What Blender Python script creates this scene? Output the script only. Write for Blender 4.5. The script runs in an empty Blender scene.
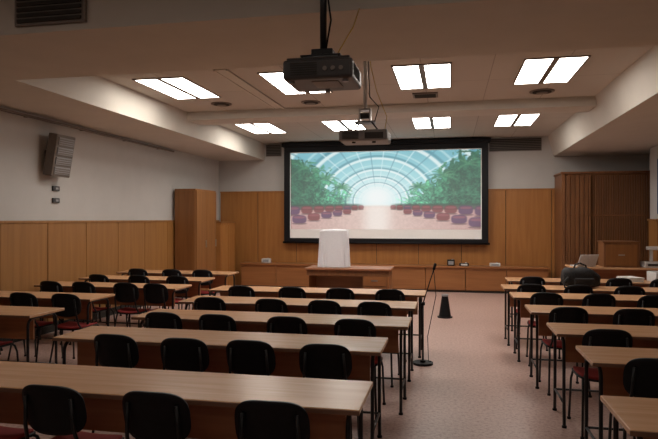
import bpy, bmesh, math, random
import numpy as np
from mathutils import Vector, Matrix
random.seed(4)
scene=bpy.context.scene
try:
    scene.view_settings.view_transform='Standard'
    scene.view_settings.look='None'
except Exception: pass

# ---------------------------------------------------------------- materials
def new_mat(name):
    m=bpy.data.materials.new(name); m.use_nodes=True
    nt=m.node_tree; b=nt.nodes.get('Principled BSDF')
    return m,nt,b
def plain(name,col,rough=.5,metal=0,noise=0.06,scale=30,spec=.5,bump=0):
    m,nt,b=new_mat(name)
    b.inputs['Roughness'].default_value=rough; b.inputs['Metallic'].default_value=metal
    b.inputs['Specular IOR Level'].default_value=spec
    tc=nt.nodes.new('ShaderNodeTexCoord'); n=nt.nodes.new('ShaderNodeTexNoise'); n.inputs['Scale'].default_value=scale
    n.inputs['Detail'].default_value=3
    r=nt.nodes.new('ShaderNodeValToRGB')
    r.color_ramp.elements[0].color=tuple(c*(1-noise) for c in col)+(1,)
    r.color_ramp.elements[1].color=tuple(min(1,c*(1+noise)) for c in col)+(1,)
    r.color_ramp.elements[0].position=.3; r.color_ramp.elements[1].position=.7
    nt.links.new(tc.outputs['Object'],n.inputs['Vector']); nt.links.new(n.outputs['Fac'],r.inputs['Fac'])
    nt.links.new(r.outputs['Color'],b.inputs['Base Color'])
    if bump:
        bp=nt.nodes.new('ShaderNodeBump'); bp.inputs['Strength'].default_value=bump; bp.inputs['Distance'].default_value=.01
        nt.links.new(n.outputs['Fac'],bp.inputs['Height']); nt.links.new(bp.outputs['Normal'],b.inputs['Normal'])
    return m
def wood(name,c1,c2,rough=.35,grain='X',scale=1.0,spec=.5):
    m,nt,b=new_mat(name)
    b.inputs['Roughness'].default_value=rough; b.inputs['Specular IOR Level'].default_value=spec
    tc=nt.nodes.new('ShaderNodeTexCoord'); mp=nt.nodes.new('ShaderNodeMapping')
    s=[14*scale]*3; s['XYZ'.index(grain)]=.9*scale
    mp.inputs['Scale'].default_value=s
    n=nt.nodes.new('ShaderNodeTexNoise'); n.inputs['Scale'].default_value=1.6; n.inputs['Detail'].default_value=6; n.inputs['Distortion'].default_value=.6
    r=nt.nodes.new('ShaderNodeValToRGB')
    r.color_ramp.elements[0].color=c1+(1,); r.color_ramp.elements[1].color=c2+(1,)
    r.color_ramp.elements[0].position=.32; r.color_ramp.elements[1].position=.68
    nt.links.new(tc.outputs['Object'],mp.inputs['Vector']); nt.links.new(mp.outputs['Vector'],n.inputs['Vector'])
    nt.links.new(n.outputs['Fac'],r.inputs['Fac']); nt.links.new(r.outputs['Color'],b.inputs['Base Color'])
    return m
def emis(name,col,st):
    m,nt,b=new_mat(name)
    b.inputs['Base Color'].default_value=(.8,.8,.8,1)
    b.inputs['Emission Color'].default_value=col+(1,); b.inputs['Emission Strength'].default_value=st
    return m
M={}
M['white']=plain('wall_paint',(.50,.49,.475),.75,noise=.03,scale=3)
M['ceil']=plain('ceiling_paint',(.54,.50,.44),.8,noise=.03,scale=3)
M['beam']=plain('beam_paint',(.58,.545,.49),.75,noise=.03,scale=3)
M['wallwood']=wood('wall_veneer',(.31,.125,.032),(.39,.17,.046),.42,'Z',.6)
M['wainwood']=wood('wainscot_veneer',(.28,.125,.034),(.35,.165,.048),.45,'Z',.6)
M['benchwood']=wood('bench_wood',(.25,.095,.03),(.33,.135,.046),.4,'X',.6)
M['cabwood']=wood('cabinet_wood',(.15,.06,.022),(.22,.09,.033),.45,'Z',.8)
M['lcabwood']=wood('locker_wood',(.22,.09,.027),(.28,.12,.036),.45,'Z',.8)
M['top']=wood('desk_laminate',(.57,.31,.155),(.67,.39,.215),.27,'X',1.0)
M['panel']=wood('modesty_wood',(.31,.12,.052),(.39,.165,.072),.4,'X',1.0)
M['edge']=plain('desk_edge',(.20,.10,.06),.4)
M['black']=plain('black_plastic',(.008,.008,.010),.5,noise=.15,spec=.2)
M['frame']=plain('black_steel',(.014,.014,.016),.35,metal=.3)
M['red']=plain('seat_fabric',(.30,.024,.022),.9,noise=.2,scale=200)
M['dark']=plain('dark_gap',(.03,.025,.02),.8)
M['vent']=plain('vent_metal',(.17,.14,.12),.5)
M['grey']=plain('grey_plastic',(.30,.30,.31),.45)
M['lgrey']=plain('light_plastic',(.62,.62,.62),.4)
M['dgrey']=plain('projector_shell',(.04,.036,.036),.4)
M['steel']=plain('steel',(.5,.5,.5),.3,metal=.9)
M['cloth']=plain('white_cloth',(.84,.86,.92),.9,noise=.02,bump=.1)
M['blue']=plain('blue_board',(.05,.10,.26),.6)
M['yellow']=plain('yellow_cable',(.5,.36,.08),.5)
M['bag']=plain('bag_nylon',(.012,.012,.014),.7,noise=.3,scale=60,bump=.4)
M['screenw']=plain('screen_fabric',(.88,.88,.88),.85,noise=.01)
M['panelon']=emis('lamp_diffuser',(1.0,.93,.845),13.5)
M['paneldim']=emis('lamp_diffuser_dimmed',(1.0,.89,.78),2.0)
M['paper']=plain('paper',(.75,.75,.73),.8)
M['lens']=plain('lens_glass',(.02,.02,.03),.08)

def floor_mat():
    m,nt,b=new_mat('speckled_linoleum')
    tc=nt.nodes.new('ShaderNodeTexCoord')
    v=nt.nodes.new('ShaderNodeTexNoise'); v.inputs['Scale'].default_value=34; v.inputs['Detail'].default_value=4; v.inputs['Roughness'].default_value=.75
    r=nt.nodes.new('ShaderNodeValToRGB')
    e=r.color_ramp.elements
    e[0].position=.32; e[0].color=(.30,.16,.13,1); e[1].position=.62; e[1].color=(.60,.43,.375,1)
    x=e.new(.46); x.color=(.49,.325,.28,1)
    n=nt.nodes.new('ShaderNodeTexNoise'); n.inputs['Scale'].default_value=1.3
    mx=nt.nodes.new('ShaderNodeMixRGB'); mx.blend_type='MULTIPLY'; mx.inputs['Fac'].default_value=.12
    nt.links.new(tc.outputs['Object'],v.inputs['Vector']); nt.links.new(tc.outputs['Object'],n.inputs['Vector'])
    nt.links.new(v.outputs['Fac'],r.inputs['Fac']); nt.links.new(r.outputs['Color'],mx.inputs['Color1'])
    nt.links.new(n.outputs['Fac'],mx.inputs['Color2']); nt.links.new(mx.outputs['Color'],b.inputs['Base Color'])
    b.inputs['Roughness'].default_value=.34
    return m
M['floor']=floor_mat()
def ceiling_mat():
    m,nt,b=new_mat('ceiling_boards')
    tc=nt.nodes.new('ShaderNodeTexCoord'); br=nt.nodes.new('ShaderNodeTexBrick')
    br.inputs['Scale'].default_value=1; br.offset=0
    br.inputs['Color1'].default_value=(.54,.50,.445,1); br.inputs['Color2'].default_value=(.52,.48,.43,1)
    br.inputs['Mortar'].default_value=(.33,.29,.25,1); br.inputs['Mortar Size'].default_value=.006
    br.inputs['Brick Width'].default_value=.82; br.inputs['Row Height'].default_value=1.6
    mp=nt.nodes.new('ShaderNodeMapping'); mp.inputs['Location'].default_value=(.33,.1,0)
    nt.links.new(tc.outputs['Object'],mp.inputs['Vector']); nt.links.new(mp.outputs['Vector'],br.inputs['Vector'])
    nt.links.new(br.outputs['Color'],b.inputs['Base Color']); b.inputs['Roughness'].default_value=.8
    return m
M['ceilb']=ceiling_mat()

# ---------------------------------------------------------------- mesh builder
class MB:
    def __init__(s): s.bm=bmesh.new(); s.mats=[]
    def mi(s,k):
        if k not in s.mats: s.mats.append(k)
        return s.mats.index(k)
    def _merge(s,b2,k,mat=None,smooth=False):
        i=s.mi(k); mp={}
        for v in b2.verts:
            co=v.co if mat is None else mat@v.co
            mp[v]=s.bm.verts.new(co)
        for f in b2.faces:
            try:
                nf=s.bm.faces.new([mp[v] for v in f.verts]); nf.material_index=i; nf.smooth=smooth
            except ValueError: pass
        b2.free()
    def box(s,a,b,k,bev=0,mat=None,seg=2):
        b2=bmesh.new(); bmesh.ops.create_cube(b2,size=1)
        for v in b2.verts:
            v.co=Vector([(a[i]+b[i])/2+v.co[i]*(b[i]-a[i]) for i in range(3)])
        if bev: bmesh.ops.bevel(b2,geom=b2.edges[:],offset=bev,segments=seg,affect='EDGES',profile=.5)
        s._merge(b2,k,mat,smooth=False); return s
    def cyl(s,c,r,h,k,axis='Z',n=20,r2=None,mat=None):
        b2=bmesh.new(); bmesh.ops.create_cone(b2,cap_ends=True,segments=n,radius1=r,radius2=r if r2 is None else r2,depth=h)
        R={'Z':Matrix(),'X':Matrix.Rotation(math.pi/2,4,'Y'),'Y':Matrix.Rotation(-math.pi/2,4,'X')}[axis]
        T=Matrix.Translation(c)@R
        if mat is not None: T=mat@T
        s._merge(b2,k,T,smooth=False); return s
    def tube(s,pts,r,k,n=8,mat=None,closed=False):
        b2=bmesh.new(); P=[Vector(p) for p in pts]; rings=[]
        up=None
        for i,p in enumerate(P):
            if i==0: t=P[1]-P[0]
            elif i==len(P)-1: t=P[-1]-P[-2]
            else: t=(P[i+1]-p).normalized()+(p-P[i-1]).normalized()
            t.normalize()
            if up is None:
                up=Vector((0,0,1)) if abs(t.z)<.9 else Vector((1,0,0))
            u=(up-t*up.dot(t))
            if u.length<1e-4: u=t.orthogonal()
            u.normalize(); up=u; w=t.cross(u)
            rings.append([b2.verts.new(p+r*(math.cos(2*math.pi*j/n)*u+math.sin(2*math.pi*j/n)*w)) for j in range(n)])
        for a,b in zip(rings[:-1],rings[1:]):
            for j in range(n): b2.faces.new([a[j],a[(j+1)%n],b[(j+1)%n],b[j]])
        b2.faces.new(rings[0][::-1]); b2.faces.new(rings[-1])
        s._merge(b2,k,mat,smooth=True); return s
    def grid(s,fn,nu,nv,k,thick=0,mat=None,smooth=True):
        b2=bmesh.new()
        V=[[b2.verts.new(fn(i/nu,j/nv)) for j in range(nv+1)] for i in range(nu+1)]
        for i in range(nu):
            for j in range(nv): b2.faces.new([V[i][j],V[i+1][j],V[i+1][j+1],V[i][j+1]])
        if thick:
            b2.normal_update()
            bmesh.ops.solidify(b2,geom=b2.faces[:],thickness=thick)
        s._merge(b2,k,mat,smooth=smooth); return s
    def prism(s,poly,y0,y1,k):  # poly in XZ
        b2=bmesh.new()
        A=[b2.verts.new((x,y0,z)) for x,z in poly]; B=[b2.verts.new((x,y1,z)) for x,z in poly]
        b2.faces.new(A); b2.faces.new(B[::-1])
        n=len(poly)
        for i in range(n): b2.faces.new([A[i],B[i],B[(i+1)%n],A[(i+1)%n]])
        bmesh.ops.recalc_face_normals(b2,faces=b2.faces[:])
        s._merge(b2,k); return s
    def mesh(s,name):
        bmesh.ops.recalc_face_normals(s.bm,faces=s.bm.faces[:])
        me=bpy.data.meshes.new(name); s.bm.to_mesh(me); s.bm.free()
        for k in s.mats: me.materials.append(M[k])
        return me
    def obj(s,name,loc=(0,0,0),rot=0):
        o=bpy.data.objects.new(name,s.mesh(name)); o.location=loc; o.rotation_euler=(0,0,rot)
        scene.collection.objects.link(o); return o
def inst(name,me,loc,rot=0):
    o=bpy.data.objects.new(name,me); o.location=loc; o.rotation_euler=(0,0,rot); scene.collection.objects.link(o); return o
def arc(c,r,a0,a1,n,plane='YZ'):
    out=[]
    for i in range(n+1):
        a=math.radians(a0+(a1-a0)*i/n); p,q=r*math.cos(a),r*math.sin(a)
        if plane=='YZ': out.append((c[0],c[1]+p,c[2]+q))
        elif plane=='XZ': out.append((c[0]+p,c[1],c[2]+q))
        else: out.append((c[0]+p,c[1]+q,c[2]))
    return out

# ---------------------------------------------------------------- room
XL,XR,YF,YB,ZC=-5.5,4.1,13.5,-2.5,3.39
MB().box((XL-.2,YB-.2,-.15),(XR+.2,YF+.2,0),'floor').obj('floor')
MB().box((XL-.2,YB-.2,ZC),(XR+.2,YF+.2,ZC+.15),'ceilb').obj('ceiling')
MB().box((XL-.2,YB,0),(XL,YF,ZC),'white').obj('wall_left')
MB().box((XR,YB,0),(XR+.2,YF,ZC),'white').obj('wall_right')
MB().box((XL-.2,YF,0),(XR+.2,YF+.2,ZC),'white').obj('wall_front')
MB().box((XL-.2,YB-.2,0),(XR+.2,YB,ZC),'white').obj('wall_back')
def panelrow(name,axis,a,b,wall,z0,z1,wdt,k,t=.03,sgn=1):
    mb=MB(); n=max(1,round((b-a)/wdt)); w=(b-a)/n
    for i in range(n):
        p,q=a+i*w+.006,a+(i+1)*w-.006
        if axis=='X': mb.box((p,wall-t,z0),(q,wall,z1),k,.004,seg=1)
        else:
            x0,x1=(wall,wall+t) if sgn>0 else (wall-t,wall)
            mb.box((x0,p,z0),(x1,q,z1),k,.004,seg=1)
    if axis=='X': mb.box((a,wall-.012,z0),(b,wall,z1),'dark'); mb.box((a,wall-t-.012,z1),(b,wall,z1+.035),k,.004)
    else:
        x0,x1=(wall,wall+.012) if sgn>0 else (wall-.012,wall)
        mb.box((x0,a,z0),(x1,b,z1),'dark')
        x0,x1=(wall,wall+t+.012) if sgn>0 else (wall-t-.012,wall)
        mb.box((x0,a,z1),(x1,b,z1+.035),k,.004)
    return mb.obj(name)
panelrow('trim_1','X',XL+.05,XR-.05,YF,0,2.22,.92,'wallwood')
panelrow('trim_2','Y',YB,YF-.06,XL,.12,1.53,.9,'wainwood')
panelrow('trim_3','Y',YB,11.85,XR,.12,1.53,.9,'wainwood',sgn=-1)
MB().box((XL,YB,0),(XL+.025,YF-.06,.118),'dark').obj('baseboard_left')
MB().box((XR-.025,YB,0),(XR,11.85,.118),'dark').obj('baseboard_right')
# soffits and beams
MB().box((XL,YB,3.0),(-4.34,YF,ZC),'beam',.0).obj('ceiling_soffit')
MB().prism([(2.08,ZC),(2.2,2.95),(XR,2.95),(XR,ZC)],YB,YF,'beam').obj('ceiling_soffit')
MB().box((-4.34,3.95,3.0),(2.2,5.25,ZC),'beam').obj('ceiling_beam')
MB().box((-4.34,9.25,3.25),(2.1,9.8,ZC),'beam').obj('ceiling_beam')
MB().box((-4.34,-.6,3.0),(2.2,.2,ZC),'beam').obj('ceiling_beam')
# curtain rail on left wall
mb=MB(); mb.box((XL+.03,3.0,2.93),(XL+.07,11.0,2.96),'vent',.004)
for y in np.arange(3.2,11,1.2): mb.box((XL,y,2.925),(XL+.05,y+.03,2.965),'vent')
mb.obj('curtain_rail')
# ceiling track
mb=MB()
mb.box((-2.80,6.7,ZC-.022),(-2.775,9.2,ZC),'beam',.003); mb.box((-2.645,6.7,ZC-.022),(-2.62,9.2,ZC),'beam',.003)
mb.box((-2.80,6.7,ZC-.010),(-2.62,9.2,ZC-.001),'beam'); mb.obj('ceiling_track')
# louvred grille on the near beam face
mb=MB(); mb.box((-3.25,3.92,3.05),(-2.65,3.95,3.33),'vent',.004)
for i in range(6): mb.box((-3.22,3.905,3.07+.042*i),(-2.68,3.925,3.095+.042*i),'dark')
mb.obj('wall_air_grille')

# ceiling light fixtures
def light_fix(k):
    mb=MB(); W,L=.70,1.28
    mb.box((-W/2,-L/2,-.012),(W/2,-L/2+.03,0),'vent'); mb.box((-W/2,L/2-.03,-.012),(W/2,L/2,0),'vent')
    for x in (-W/2,-.035,W/2-.02): 
        x1=x+(.07 if x==-.035 else .02)
        mb.box((x,-L/2+.03,-.012),(x1,L/2-.03,0),'vent')
    mb.box((-W/2+.02,-L/2+.03,-.009),(-.035,L/2-.03,-.002),k)
    mb.box((.035,-L/2+.03,-.009),(W/2-.02,L/2-.03,-.002),k)
    return mb.mesh('light_panel')
LF=light_fix('panelon'); LD=light_fix('paneldim')
for x in (-3.66,-1.98,-.33,1.17):
    for y in (7.58,11.2): inst('ceiling_light_panel',LF,(x,y,ZC))
    for y in (2.2,-1.5): inst('ceiling_light_panel',LD,(x,y,ZC))
def diff(name,x,y,r=.16,z=ZC):
    mb=MB()
    for i,(rr,h) in enumerate([(r,.012),(r*.75,.022),(r*.45,.03)]):
        mb.cyl((0,0,-h/2),rr,h,'vent' if i!=1 else 'dark',n=28)
    return mb.obj(name,(x,y,z))
diff('round_ceiling_vent',-3.5,8.7); diff('round_ceiling_vent',1.27,8.75,.17); diff('round_ceiling_vent',-2.1,8.85,.15)
def sqvent(x,y,w,l,z=ZC):
    mb=MB(); mb.box((-w/2,-l/2,-.02),(w/2,l/2,0),'vent',.004)
    n=5
    for i in range(n):
        yy=-l/2+.03+(l-.06)*(i+.5)/n
        mb.box((-w/2+.03,yy-.012,-.03),(w/2-.03,yy+.012,-.018),'dark')
    return mb.obj('ceiling_air_vent',(x,y,z))
sqvent(-.35,8.65,.36,.3)
for x0,x1 in ((-4.30,-3.92),(.85,1.95)):
    mb=MB(); mb.box((x0,YF-.03,3.08),(x1,YF,3.36),'vent',.004)
    for i in range(7): mb.box((x0+.02,YF-.045,3.10+.037*i),(x1-.02,YF-.028,3.12+.037*i),'dark')
    mb.obj('wall_air_grille')

# ---------------------------------------------------------------- projection screen
mb=MB(); sx0,sx1,sz0,sz1,sy=-3.80,.82,1.07,3.27,13.30
mb.box((sx0,sy,sz0),(sx1,sy+.04,sz0+.08),'black',.006); mb.box((sx0,sy,sz1-.13),(sx1,sy+.04,sz1),'black',.006)
mb.box((sx0,sy,sz0+.08),(sx0+.14,sy+.04,sz1-.13),'black'); mb.box((sx1-.14,sy,sz0+.08),(sx1,sy+.04,sz1-.13),'black')
mb.box((sx0+.13,sy+.015,sz0+.07),(sx1-.13,sy+.03,sz1-.12),'screenw')
mb.box((sx0-.05,sy-.05,sz1),(sx1+.05,sy+.2,sz1+.09),'black',.01)
mb.tube([(sx0-.03,sy+.02,sz0-.02),(sx1+.03,sy+.02,sz0-.02)],.025,'black')
mb.box((sx0+.3,sy+.03,sz1-.1),(sx0+.4,YF,sz1+.02),'black'); mb.box((sx1-.4,sy+.03,sz1-.1),(sx1-.3,YF,sz1+.02),'black')
screen=mb.obj('projection_screen')
# projected picture (glass-roofed palm house with lounge seats), painted per vertex
NU,NV=560,240
rng=np.random.RandomState(3)
def vnoise(fx,fy):
    g=rng.rand(fy+2,fx+2)
    u=np.linspace(0,fx,NU+1); v=np.linspace(0,fy,NV+1)
    iu=np.minimum(u.astype(int),fx); iv=np.minimum(v.astype(int),fy)
    fu=(u-iu); fv=(v-iv); fu=fu*fu*(3-2*fu); fv=fv*fv*(3-2*fv)
    a=g[np.ix_(iv,iu)]; b=g[np.ix_(iv,iu+1)]; c=g[np.ix_(iv+1,iu)]; d=g[np.ix_(iv+1,iu+1)]
    return (a*(1-fu)+b*fu)*(1-fv)[:,None]+(c*(1-fu)+d*fu)*fv[:,None]
U,V=np.meshgrid(np.linspace(0,1,NU+1),np.linspace(0,1,NV+1))
n1=vnoise(9,6); n2=vnoise(34,18); n3=vnoise(110,55); n4=vnoise(220,100)
cu,cv=.47,.36; AS=2.3
dx=(U-cu)*AS; dy=V-cv
def mixc(c,col,m): return c*(1-m[...,None])+np.array(col)*m[...,None]
def ss(a,b,x):
    t=np.clip((x-a)/(b-a),0,1); return t*t*(3-2*t)
# vault: each rib is an arch whose centre drops back toward the vanishing point
C=np.zeros((NV+1,NU+1,3))+np.array((.58,.84,.88))
rv=np.sqrt((dx*.82)**2+dy**2)+1e-4; th=np.arctan2(np.maximum(dy,0),dx*.82)
C=mixc(C,(.88,.97,.98),ss(.6,.1,rv)); C=mixc(C,(.40,.68,.76),ss(.4,1.0,rv+.25*(n1-.5))*.75)
for i in range(8):
    R0=1.0*(.70**i)+.06; wd=.012*R0/.5+.001
    C=mixc(C,(.96,1,1),ss(wd*1.7,wd*.4,np.abs(rv-R0))*(.85 if R0>.2 else .4))
    C=mixc(C,(.22,.46,.54),ss(wd*1.6,0,np.abs(rv-R0-wd*2.2))*.6*(R0>.18))
    R1=R0*.84; C=mixc(C,(.85,.96,.97),ss(wd*.9,0,np.abs(rv-R1))*.6*(R0>.18))
for k in range(1,15):
    a0=math.pi*k/15; C=mixc(C,(.90,.98,1) if k%2 else (.35,.58,.66),ss(.018,.004,np.abs(th-a0))*.6*ss(.12,.3,rv))
C=mixc(C,(1,1,1),ss(.24,.04,np.sqrt((dx*.9)**2+((dy-.05)*1.1)**2))*.8)
ad=np.abs(U-cu)
ang=np.arctan2(V-.28,ad-.30)
frond=.5+.5*np.sin(ang*26+10*n2)
hgt=.38+1.75*np.clip(ad-.12,0,.40)+.22*(n1-.5)+.16*(frond-.5)+.16*(n3-.5)
fol=ss(.05,-.04,V-hgt)*ss(.10,.18,ad+.05*(n2-.5))
shade=np.clip(n2*.55+n3*.6+n4*.45+.30*(frond-.5)-.50,0,1)
lift=np.clip(1.2-2.2*ad,0.3,1)
g=np.stack([.05+.48*shade*lift+.10*(lift-.3),.22+.95*shade*lift+.22*(lift-.3),.17+.62*shade*lift+.18*(lift-.3)],-1)
fa=fol*(.80+.12*ss(.15,.35,ad)); C=C*(1-fa[...,None])+g*fa[...,None]
for (fx,fy,sc) in ((.07,.80,.24),(.19,.66,.19),(.28,.54,.13),(.93,.82,.24),(.81,.68,.19),(.69,.54,.13)):
    for a in np.linspace(-.5,math.pi+.5,10):
        ex=fx+sc*math.cos(a)/AS; ey=fy+sc*math.sin(a)*.8
        colf=(.10,.36,.28) if int(a*10)%2 else (.30,.58,.42)
        for t in np.linspace(0,1,14):
            qx=fx+(ex-fx)*t; qy=fy+(ey-fy)*t-.35*sc*t*t
            i0=max(0,int((qx-.03)*NU)); i1=min(NU+1,int((qx+.03)*NU)+1); j0=max(0,int((qy-.06)*NV)); j1=min(NV+1,int((qy+.06)*NV)+1)
            if i1<=i0 or j1<=j0: continue
            d2=((U[j0:j1,i0:i1]-qx)*AS)**2+(V[j0:j1,i0:i1]-qy)**2
            C[j0:j1,i0:i1]=mixc(C[j0:j1,i0:i1],colf,np.exp(-d2/(.00012*(1.3-t)))*.6)
# floor
fl=ss(.02,-.02,V-.30)
fcol=np.stack([.86-.30*ad+.06*n3,.74-.42*ad+.06*n3,.70-.38*ad+.06*n3],-1)
C=C*(1-fl[...,None])+fcol*fl[...,None]
lo=ss(.34,.31,V)*ss(.24,.26,V)*ss(.06,.12,ad); C=mixc(C,(.12,.22,.19),lo*.75)
# two files of rounded lounge chairs per side, larger toward the edges
for off,sc2 in ((0,1),(-.085,1.15)):
    for sd in (-1,1):
        x=.085 if off==0 else .16
        while x<.56:
            wch=(.010+.060*x)*sc2; cx=cu+sd*x; cy=.285+off*(x/.3)-.10*max(0,x-.05); hc=.020+.085*x
            ex_=np.abs(U-cx)/wch; ey_=np.abs(V-cy)/hc
            mk=ss(1.1,.85,(ex_**3+ey_**3)**(1/3))
            C=mixc(C,(.40,.13,.16) if int(x*100)%3 else (.26,.14,.30),mk*.85)
            top=ss(1.0,.6,(ex_**3+(np.abs(V-cy-hc*.45)/(hc*.35))**3)**(1/3)); C=mixc(C,(.60,.32,.36),top*.6)
            sh=ss(1.0,.5,((np.abs(U-cx)/(wch*1.2))**2+((V-cy+hc*1.05)/(hc*.25))**2)); C=mixc(C,(.30,.20,.22),sh*.6)
            x+=wch*2.3
C=mixc(C,(1,.96,.93),ss(.11,.02,ad)*ss(.34,.26,V)*.7)
haze=.09; C=C*(1-haze)+np.array((.76,.90,.88))*haze
C=np.clip(C,0,1)**2.1
px0,px1,pz0,pz1=sx0+.16,sx1-.16,1.36,sz1-.15
verts=[(px0+(px1-px0)*i/NU,sy+.010,pz0+(pz1-pz0)*j/NV) for j in range(NV+1) for i in range(NU+1)]
W=NU+1
faces=[(j*W+i,j*W+i+1,(j+1)*W+i+1,(j+1)*W+i) for j in range(NV) for i in range(NU)]
me=bpy.data.meshes.new('projected_picture'); me.from_pydata(verts,[],faces)
ca=me.color_attributes.new('pic','FLOAT_COLOR','POINT')
buf=np.ones((W*(NV+1),4),dtype=np.float32); buf[:,:3]=C.reshape(-1,3); ca.data.foreach_set('color',buf.ravel())
m,nt,b=new_mat('projected_image'); at=nt.nodes.new('ShaderNodeAttribute'); at.attribute_name='pic'
b.inputs['Base Color'].default_value=(.12,.12,.12,1); b.inputs['Roughness'].default_value=.9
nt.links.new(at.outputs['Color'],b.inputs['Emission Color']); b.inputs['Emission Strength'].default_value=.86
me.materials.append(m)
o=bpy.data.objects.new('projected_picture',me); scene.collection.objects.link(o); o.parent=screen

# ---------------------------------------------------------------- front furniture
mb=MB(); bx0,bx1=-4.8,2.05
mb.box((bx0,13.03,.53),(bx1,13.44,.57),'benchwood',.005)
mb.box((bx0+.02,13.10,.0),(bx1-.02,13.44,.05),'dark')
n=8
for i in range(n):
    a=bx0+.02+(bx1-bx0-.04)*i/n; c=a+(bx1-bx0-.04)/n
    mb.box((a+.005,13.07,.05),(c-.005,13.44,.53),'benchwood',.004)
mb.obj('low_wood_bench')
mb=MB(); mb.box((XL+.05,11.05,.06),(-5.0,12.1,2.2),'lcabwood',.004); mb.box((XL+.07,11.1,0),(-5.03,12.08,.06),'dark')
for i in range(2):
    a=11.07+.51*i; mb.box((-5.0,a,.1),(-4.98,a+.5,2.17),'lcabwood',.004); mb.box((-4.98,a+.44,1.0),(-4.96,a+.46,1.15),'steel')
mb.box((XL+.06,11.035,.1),(-5.02,11.05,2.16),'lcabwood',.003)
mb.obj('tall_wood_cabinet')
mb=MB(); mb.box((XL+.05,12.14,0),(-4.9,12.98,1.5),'wallwood',.005); mb.box((XL+.04,12.13,1.5),(-4.88,13.0,1.53),'lcabwood',.004)
for i in range(2): mb.box((-4.9,12.17+.4*i,.08),(-4.885,12.55+.4*i,1.46),'wallwood',.003)
mb.obj('low_wood_cabinet')
# right slatted cabinet
mb=MB(); cx0,cx1,cy=2.21,3.88,12.6
mb.box((cx0,cy+.03,0),(cx1,YF-.05,2.5),'cabwood',.004); mb.box((cx0-.02,cy-.02,2.5),(cx1+.02,YF-.05,2.54),'cabwood',.004)
mb.box((cx0,cy,0),(cx0+.06,cy+.03,2.5),'cabwood'); mb.box((cx0+.55,cy,0),(cx0+.60,cy+.03,2.5),'cabwood'); mb.box((cx1-.05,cy,0),(cx1,cy+.03,2.5),'cabwood')
x=cx0+.63
while x<cx1-.07:
    mb.box((x,cy-.005,.1),(x+.022,cy+.03,2.46),'cabwood',.003,seg=1); x+=.045
x=cx0+.09
while x<cx0+.53:
    mb.box((x,cy,.1),(x+.07,cy+.03,2.46),'cabwood',.003,seg=1); x+=.085
for z in (.8,1.65): mb.box((cx0+.06,cy-.01,z),(cx1-.05,cy+.02,z+.03),'cabwood')
mb.obj('slatted_wood_cabinet')
# pillar on the right wall: timber below, blue panel above
mb=MB(); mb.box((3.74,11.88,0),(XR-.001,12.35,1.55),'wainwood',.004); mb.box((3.76,11.90,1.59),(XR-.001,12.33,2.945),'white')
mb.box((3.72,11.86,1.55),(XR-.001,12.37,1.59),'wainwood',.004); mb.box((3.75,11.885,1.68),(XR-.02,11.90,2.7),'blue',.003)
mb.obj('wall_pillar')

# wall speaker left
mb=MB(); T=Matrix.Translation((XL+.17,7.30,2.47))@Matrix.Rotation(math.radians(10),4,'Y')
mb.box((-.07,-.20,-.29),(.07,.20,.29),'vent',.012,mat=T)
for i in range(4): mb.box((.068,-.165,-.26+.135*i),(.085,.165,-.155+.135*i),'grey',.006,mat=T)
for i in range(4):
    for j in range(3): mb.box((.084,-.15,-.245+.135*i+.028*j),(.089,.15,-.232+.135*i+.028*j),'vent',mat=T)
mb.box((XL,7.22,2.40),(XL+.1,7.38,2.54),'dark')
mb.obj('wall_speaker')
for z in (2.02,1.85):
    mb=MB(); mb.box((XL,7.36,z-.035),(XL+.03,7.50,z+.035),'dgrey',.006); mb.box((XL+.03,7.40,z-.015),(XL+.037,7.46,z+.015),'grey')
    mb.obj('wall_switch')

# teacher desk
mb=MB(); tx0,tx1,ty0,ty1=-2.42,-1.0,9.85,10.45
mb.box((tx0-.03,ty0-.03,.72),(tx1+.03,ty1+.03,.75),'panel',.006)
mb.box((tx0,ty0+.02,.62),(tx1,ty1,.72),'cabwood',.004)
mb.box((tx0,ty0+.02,.0),(tx0+.04,ty1,.62),'benchwood',.003); mb.box((tx1-.04,ty0+.02,.0),(tx1,ty1,.62),'benchwood',.003)
mb.box((tx1-.45,ty0+.04,.08),(tx1-.04,ty1-.04,.62),'cabwood',.003)
for z in (.1,.28,.46): mb.box((tx1-.44,ty0+.025,z),(tx1-.05,ty0+.04,z+.16),'benchwood',.003); mb.box((tx1-.30,ty0+.01,z+.08),(tx1-.19,ty0+.025,z+.095),'steel')
mb.box((tx0+.04,ty1-.05,.15),(tx1-.04,ty1-.02,.62),'benchwood')
mb.obj('teacher_desk')
mb=MB(); w,h,dp=.54,.66,.22
def drape(u,v):
    a=2*math.pi*u; ex=.38
    sx=math.copysign(abs(math.cos(a))**ex,math.cos(a)); sy_=math.copysign(abs(math.sin(a))**ex,math.sin(a))
    if v<.2: k=(v/.2); z=h-.03*(k**3); s=k*.93
    else:
        k=(v-.2)/.8; z=(h-.03)*(1-k); s=.93+.10*k
    fold=1+.03*math.sin(a*15)*max(0,(v-.2))+.018*math.sin(a*31+1)*max(0,(v-.3))
    return Vector((w/2*sx*s*fold,dp/2*sy_*s*(1+.25*max(0,v-.2))*fold*(1+.12*math.sin(u*120)*max(0,v-.2)),z+.004))
mb.grid(drape,160,30,'cloth')
mb.obj('cloth_covered_monitor',(-1.99,10.15,.75),math.radians(6))
def smallbox(name,x,y,z,w,d,h,k,k2='dark'):
    mb=MB(); mb.box((-w/2,-d/2,0),(w/2,d/2,h),k,.008); mb.box((-w*.35,-d/2-.004,h*.2),(w*.35,-d/2,h*.8),k2); mb.cyl((w*.2,0,h+.008),.02,.016,k2)
    return mb.obj(name,(x,y,z))
smallbox('amplifier_box',.02,13.2,.57,.16,.16,.13,'black','grey'); smallbox('telephone',.3,13.2,.57,.2,.15,.06,'black','lgrey')
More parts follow.
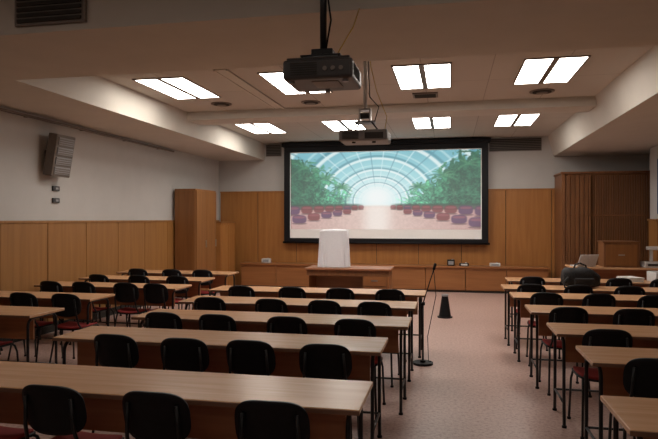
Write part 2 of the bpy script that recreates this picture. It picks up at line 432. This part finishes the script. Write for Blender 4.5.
smallbox('tissue_box',.95,13.2,.57,.22,.12,.07,'lgrey','grey'); smallbox('tissue_box',-4.2,13.2,.57,.2,.12,.1,'lgrey','grey')

# microphone stand
mb=MB(); mb.cyl((0,0,.012),.11,.024,'black',n=32); mb.cyl((0,0,.03),.03,.03,'black')
mb.tube([(0,0,.02),(0,0,.66)],.010,'black'); mb.cyl((0,0,.66),.018,.045,'black',axis='X')
mb.tube([(-.01,.0,.60),(.0,.0,.66),(.08,.02,.92),(.115,.03,1.03)],.006,'black'); 
mb.tube([(.115,.03,1.03),(.135,.035,1.10)],.015,'black'); mb.tube([(.115,.03,1.03),(.14,.03,.75),(.05,.02,.3),(.06,.02,.03),(.09,.02,.028)],.004,'black')
mb.obj('microphone_stand',(-.29,6.52,0))
mb=MB(); mb.cyl((0,0,.17),.10,.34,'black',n=24,r2=.05); mb.cyl((0,0,.36),.055,.03,'grey',n=24); mb.cyl((0,0,.01),.12,.02,'black',n=24)
mb.obj('black_floor_bin',(-.08,9.7,0))

# ---------------------------------------------------------------- tables & chairs
def desk_mesh(L):
    D=.49; Z=.72; mb=MB()
    mb.box((0,-D,Z-.026),(L,0,Z),'top',.005); 
    mb.box((.0,-D-.004,Z-.024),(L,-D+.001,Z-.004),'edge')
    mb.box((.09,-.33,.47),(L-.09,-.312,Z-.027),'panel',.003)
    for x in (.06,L-.06):
        y0,y1=-D+.05,-.05; r=.07; zt=Z-.04
        pts=[(x,y0-.015,.012)]+[(x,y0,.25)]+arc((x,y0+r,zt-r),r,180,90,6)+arc((x,y1-r,zt-r),r,90,0,6)+[(x,y1,.25),(x,y1+.015,.012)]
        mb.tube(pts,.0125,'frame',n=8)
        mb.tube([(x,y0,.18),(x,y1,.18)],.009,'frame',n=6)
        for y in (y0-.015,y1+.015): mb.cyl((x,y,.008),.018,.016,'black',n=12)
    mb.tube([(.06,-.05,.18),(L-.06,-.05,.18)],.009,'frame',n=6)
    return mb.mesh('seminar_desk')
def chair_mesh():
    mb=MB(); w=.34
    def back(u,v):
        a=(u-.5)*2; hh=(v-.5)*2
        k=3.2; rr=max(abs(a),abs(hh)); 
        if rr<1e-6: x=z=0
        else:
            n=(abs(a)**k+abs(hh)**k)**(1/k); x=a/n*rr; z=hh/n*rr
        return Vector((x*w/2, -.045*(1-x*x)+ -.03*(z), .675+z*.125))
    mb.grid(back,18,12,'black',thick=.014)
    def seatf(u,v,dz=0,sc=1):
        a=(u-.5)*2; b=(v-.5)*2; k=4; rr=max(abs(a),abs(b))
        if rr<1e-6: x=y=0
        else:
            n=(abs(a)**k+abs(b)**k)**(1/k); x=a/n*rr; y=b/n*rr
        return Vector((x*.18*sc,.20+y*.19*sc,.43+dz-.015*(1-x*x)-.03*max(0,y-.6)+.0))
    mb.grid(seatf,14,14,'black',thick=.014)
    mb.grid(lambda u,v:seatf(u,v,.014,.95),14,14,'red',thick=.018)
    r=.0095
    for s in (-1,1):
        x=s*.15
        mb.tube([(s*.12,-.045,.74),(s*.13,-.035,.60),(s*.14,.0,.47),(s*.145,.05,.415),(x,.20,.41),(x,.33,.41),(s*.155,.365,.39),(s*.165,.385,.33),(s*.175,.41,.01)],r,'frame')
        mb.tube([(x,.06,.41),(s*.155,.03,.33),(s*.175,-.04,.01)],r,'frame')
        mb.cyl((s*.175,.41,.008),.015,.016,'black',n=10); mb.cyl((s*.175,-.04,.008),.015,.016,'black',n=10)
    mb.tube([(-.15,.08,.405),(.15,.08,.405)],r,'frame'); mb.tube([(-.15,.33,.405),(.15,.33,.405)],r,'frame')
    return mb.mesh('stacking_chair')
CH=chair_mesh(); cache={}
def desk(x0,x1,yb):
    L=round(x1-x0,2)
    if L not in cache: cache[L]=desk_mesh(L)
    inst('seminar_desk',cache[L],(x0,yb,0))
def chairs(xs,yb,j=.03,off=.12):
    for x in xs:
        inst('stacking_chair',CH,(x+random.uniform(-j,j)*.6,yb-.49-off-random.uniform(0,.03),0),math.radians(random.uniform(-4,4)))
crow=[(3.12,-2.95,-.40,[-1.85,-1.315,-.78,-2.38]),(4.3,-2.84,-.44,[-2.24,-1.75,-1.29,-.78]),
      (5.25,-2.76,-.33,[-2.4,-1.9,-1.3,-.75]),(6.25,-2.80,-.33,[-2.4,-1.75,-1.2,-.7]),(7.27,-2.9,-.28,[-2.4,-1.8,-1.25,-.65])]
for yb,x0,x1,cs in crow: desk(x0,x1,yb); chairs(cs,yb)
for yb,x0 in ((3.1,.72),(4.29,.84),(5.2,.79),(6.25,.74),(7.3,.69),(8.15,.66),(9.15,.80)):
    x1=x0+2.4; desk(x0,x1,yb); chairs([x0+.32,x0+.85,x0+1.4,x0+1.95],yb)
for yb,x1,cs in ((5.12,-3.68,[-4.2,-4.75]),(6.2,-3.8,[-3.98,-4.5,-5.0]),(7.3,-3.35,[-3.55,-3.95,-4.5,-5.0]),(8.25,-3.42,[-3.7,-4.3,-4.9]),(9.25,-3.42,[-3.8,-4.3,-4.9])):
    desk(-5.35,x1,yb); chairs(cs,yb)

# ---------------------------------------------------------------- right-side equipment
mb=MB(); ex0,ex1,ey0,ey1=2.05,3.65,10.75,11.4
mb.box((ex0,ey0,.73),(ex1,ey1,.76),'top',.005); mb.box((ex0+.03,ey1-.04,.2),(ex1-.03,ey1-.02,.73),'panel')
for x in (ex0+.04,ex1-.08):
    for y in (ey0+.04,ey1-.1): mb.box((x,y,0),(x+.04,y+.04,.73),'frame')
mb.obj('equipment_table')
mb=MB(); mb.box((-.28,-.2,.0),(.28,.2,.42),'cabwood',.01); mb.box((-.25,-.21,.03),(.25,-.2,.39),'lcabwood',.004); mb.box((-.05,-.225,.2),(.05,-.21,.22),'steel'); mb.box((-.30,-.22,.42),(.30,.22,.445),'cabwood',.005)
mb.obj('wood_equipment_case',(2.88,11.12,.76))
mb=MB(); mb.box((-.17,-.14,0),(.17,.14,.1),'lgrey',.015); mb.box((-.05,-.02,.1),(.0,.03,.3),'lgrey',.006); mb.box((-.1,-.1,.3),(.1,.05,.36),'lgrey',.012); mb.box((-.12,-.145,.03),(.12,-.14,.07),'dgrey')
mb.obj('document_camera',(3.40,11.0,.76))
mb=MB(); mb.box((-.17,-.12,0),(.17,.12,.02),'lgrey',.004); T=Matrix.Translation((0,.12,.02))@Matrix.Rotation(math.radians(-28),4,'X')
mb.box((-.17,-.006,0),(.17,.006,.22),'lgrey',.004,mat=T); mb.box((-.15,-.008,.015),(.15,-.006,.2),'dgrey',mat=T)
mb.obj('open_laptop',(2.28,11.05,.76),math.radians(200))
mb=MB()
for i in range(5): mb.box((-.11+.004*i,-.15,.012*i),(.11+.004*i,.15,.012*i+.011),'paper',.002)
mb.obj('paper_stack',(2.45,8.9,.72),.3)
mb=MB(); mb.box((-.2,-.15,0),(.2,.15,.14),'lgrey',.012); mb.box((-.16,-.156,.03),(.16,-.15,.11),'vent'); mb.cyl((.1,-.16,.07),.02,.02,'dark',axis='Y')
mb.obj('tape_deck',(2.92,8.9,.72),.1)
mb=MB()
def bagf(u,v):
    a=2*math.pi*u; t=v*math.pi
    s=abs(math.sin(t))**.55
    x=.23*s*math.copysign(abs(math.cos(a))**.7,math.cos(a)); y=.12*s*math.copysign(abs(math.sin(a))**.7,math.sin(a))
    z=.13-.13*math.copysign(abs(math.cos(t))**.6,math.cos(t))
    z*=1-.22*max(0,x/.21)+.05*math.sin(x*22)
    n=1+.05*math.sin(9*a+5*t)
    return Vector((x*n,y*n,max(0,z)))
mb.grid(bagf,40,20,'bag')
mb.tube([(-.10,-.02,.22),(-.08,-.03,.29),(-.02,-.03,.31),(.05,-.03,.28),(.07,-.02,.20)],.012,'bag')
mb.tube([(-.19,-.1,.14),(-.25,-.12,.08),(-.24,-.13,.015),(-.1,-.15,.015)],.012,'bag')
mb.box((-.12,-.145,.03),(.12,-.105,.13),'bag',.015)
mb.obj('black_backpack',(1.62,7.95,.72),.15)

# ---------------------------------------------------------------- ceiling projectors
PZ=2.445
mb=MB()
mb.box((-.22,-.19,0),(.22,.19,.125),'dgrey',.018); mb.box((-.2,-.17,.125),(.2,.17,.14),'dgrey',.006)
mb.cyl((-.1,.20,.06),.05,.05,'dgrey',axis='Y',n=24); mb.cyl((-.1,.226,.06),.038,.008,'lens',axis='Y',n=24)
for i in range(6): mb.box((-.17,-.194,.025+.014*i),(.0,-.188,.031+.014*i),'dark')
for x in (.05,.1,.15): mb.cyl((x,-.192,.06),.014,.01,'vent',axis='Y',n=12)
for x,y in ((-.17,-.14),(.17,-.14),(0,.14)): mb.cyl((x,y,-.008),.018,.016,'grey',n=14)
for i in range(8): mb.box((.218,-.13+.03*i,.03),(.223,-.118+.03*i,.1),'dark')
mb.box((-.05,-.12,-.004),(.12,.06,.0),'vent')
mb.box((-.13,-.1,.165),(.13,.1,.175),'frame',.003)
for x in (-.12,.12):
    for y in (-.09,.09): mb.cyl((x,y,.152),.008,.03,'frame',n=8)
mb.box((-.07,-.05,.175),(.07,.05,.225),'frame',.006)
mb.tube([(0,0,.22),(0,0,ZC-PZ-.001)],.022,'frame',n=16); mb.cyl((0,0,ZC-PZ-.012),.08,.024,'frame',n=24)
mb.tube([(.02,-.03,.2),(.06,-.05,.4),(.03,-.03,.6),(.04,-.02,ZC-PZ-.02)],.006,'black')
mb.tube([(.1,-.02,.2),(.18,.1,.4),(.2,.226,.56)],.004,'yellow')
mb.obj('ceiling_projector',(-.80,3.72,PZ))
mb=MB()
mb.box((-.24,-.18,0),(.24,.18,.11),'grey',.02); mb.cyl((-.0,.19,.055),.045,.05,'dgrey',axis='Y',n=24)
for i in range(6): mb.box((-.20,-.184,.02+.012*i),(-.04,-.178,.026+.012*i),'dark')
mb.box((.02,-.184,.02),(.2,-.178,.08),'dgrey')
for i in range(7): mb.box((-.243,-.12+.03*i,.03),(-.238,-.108+.03*i,.08),'dark')
mb.cyl((.1,-.1,-.006),.018,.012,'dark',n=14); mb.cyl((-.1,-.1,-.006),.018,.012,'dark',n=14)
for x,y in ((-.14,-.1),(.14,-.1),(-.14,.1),(.14,.1)): mb.tube([(x,y,.11),(x*.5,y*.5,.2)],.008,'frame',n=6)
mb.box((-.1,-.08,.195),(.1,.08,.21),'grey',.003); mb.box((-.06,-.05,.21),(-.045,.05,.33),'steel'); mb.box((.045,-.05,.21),(.06,.05,.33),'steel'); mb.box((-.06,-.05,.32),(.06,.05,.34),'steel')
mb.cyl((0,0,.27),.03,.1,'dgrey',axis='X',n=14)
mb.tube([(0,0,.33),(0,0,ZC-2.345-.001)],.02,'lgrey',n=16); mb.cyl((0,0,ZC-2.345-.012),.08,.024,'lgrey',n=24)
mb.tube([(.1,-.05,.2),(.14,-.03,.35),(.05,-.03,.45),(.03,-.02,.9)],.005,'black')
mb.tube([(.2,-.05,.11),(.22,-.03,.25),(.12,-.03,.5),(.06,-.02,.75),(.03,-.02,1.04)],.004,'yellow')
mb.obj('ceiling_projector',(-.83,5.85,2.345))

# ---------------------------------------------------------------- world + camera
w=bpy.data.worlds.new('world'); scene.world=w; w.use_nodes=True
w.node_tree.nodes['Background'].inputs['Color'].default_value=(.5,.55,.65,1); w.node_tree.nodes['Background'].inputs['Strength'].default_value=.3
cam=bpy.data.cameras.new('camera'); cam.sensor_width=36; cam.lens=36*590/658; cam.clip_start=.05
co=bpy.data.objects.new('camera',cam); co.location=(0,0,1.58); co.rotation_euler=(math.radians(90),0,math.atan(121/590)); scene.collection.objects.link(co)
scene.camera=co
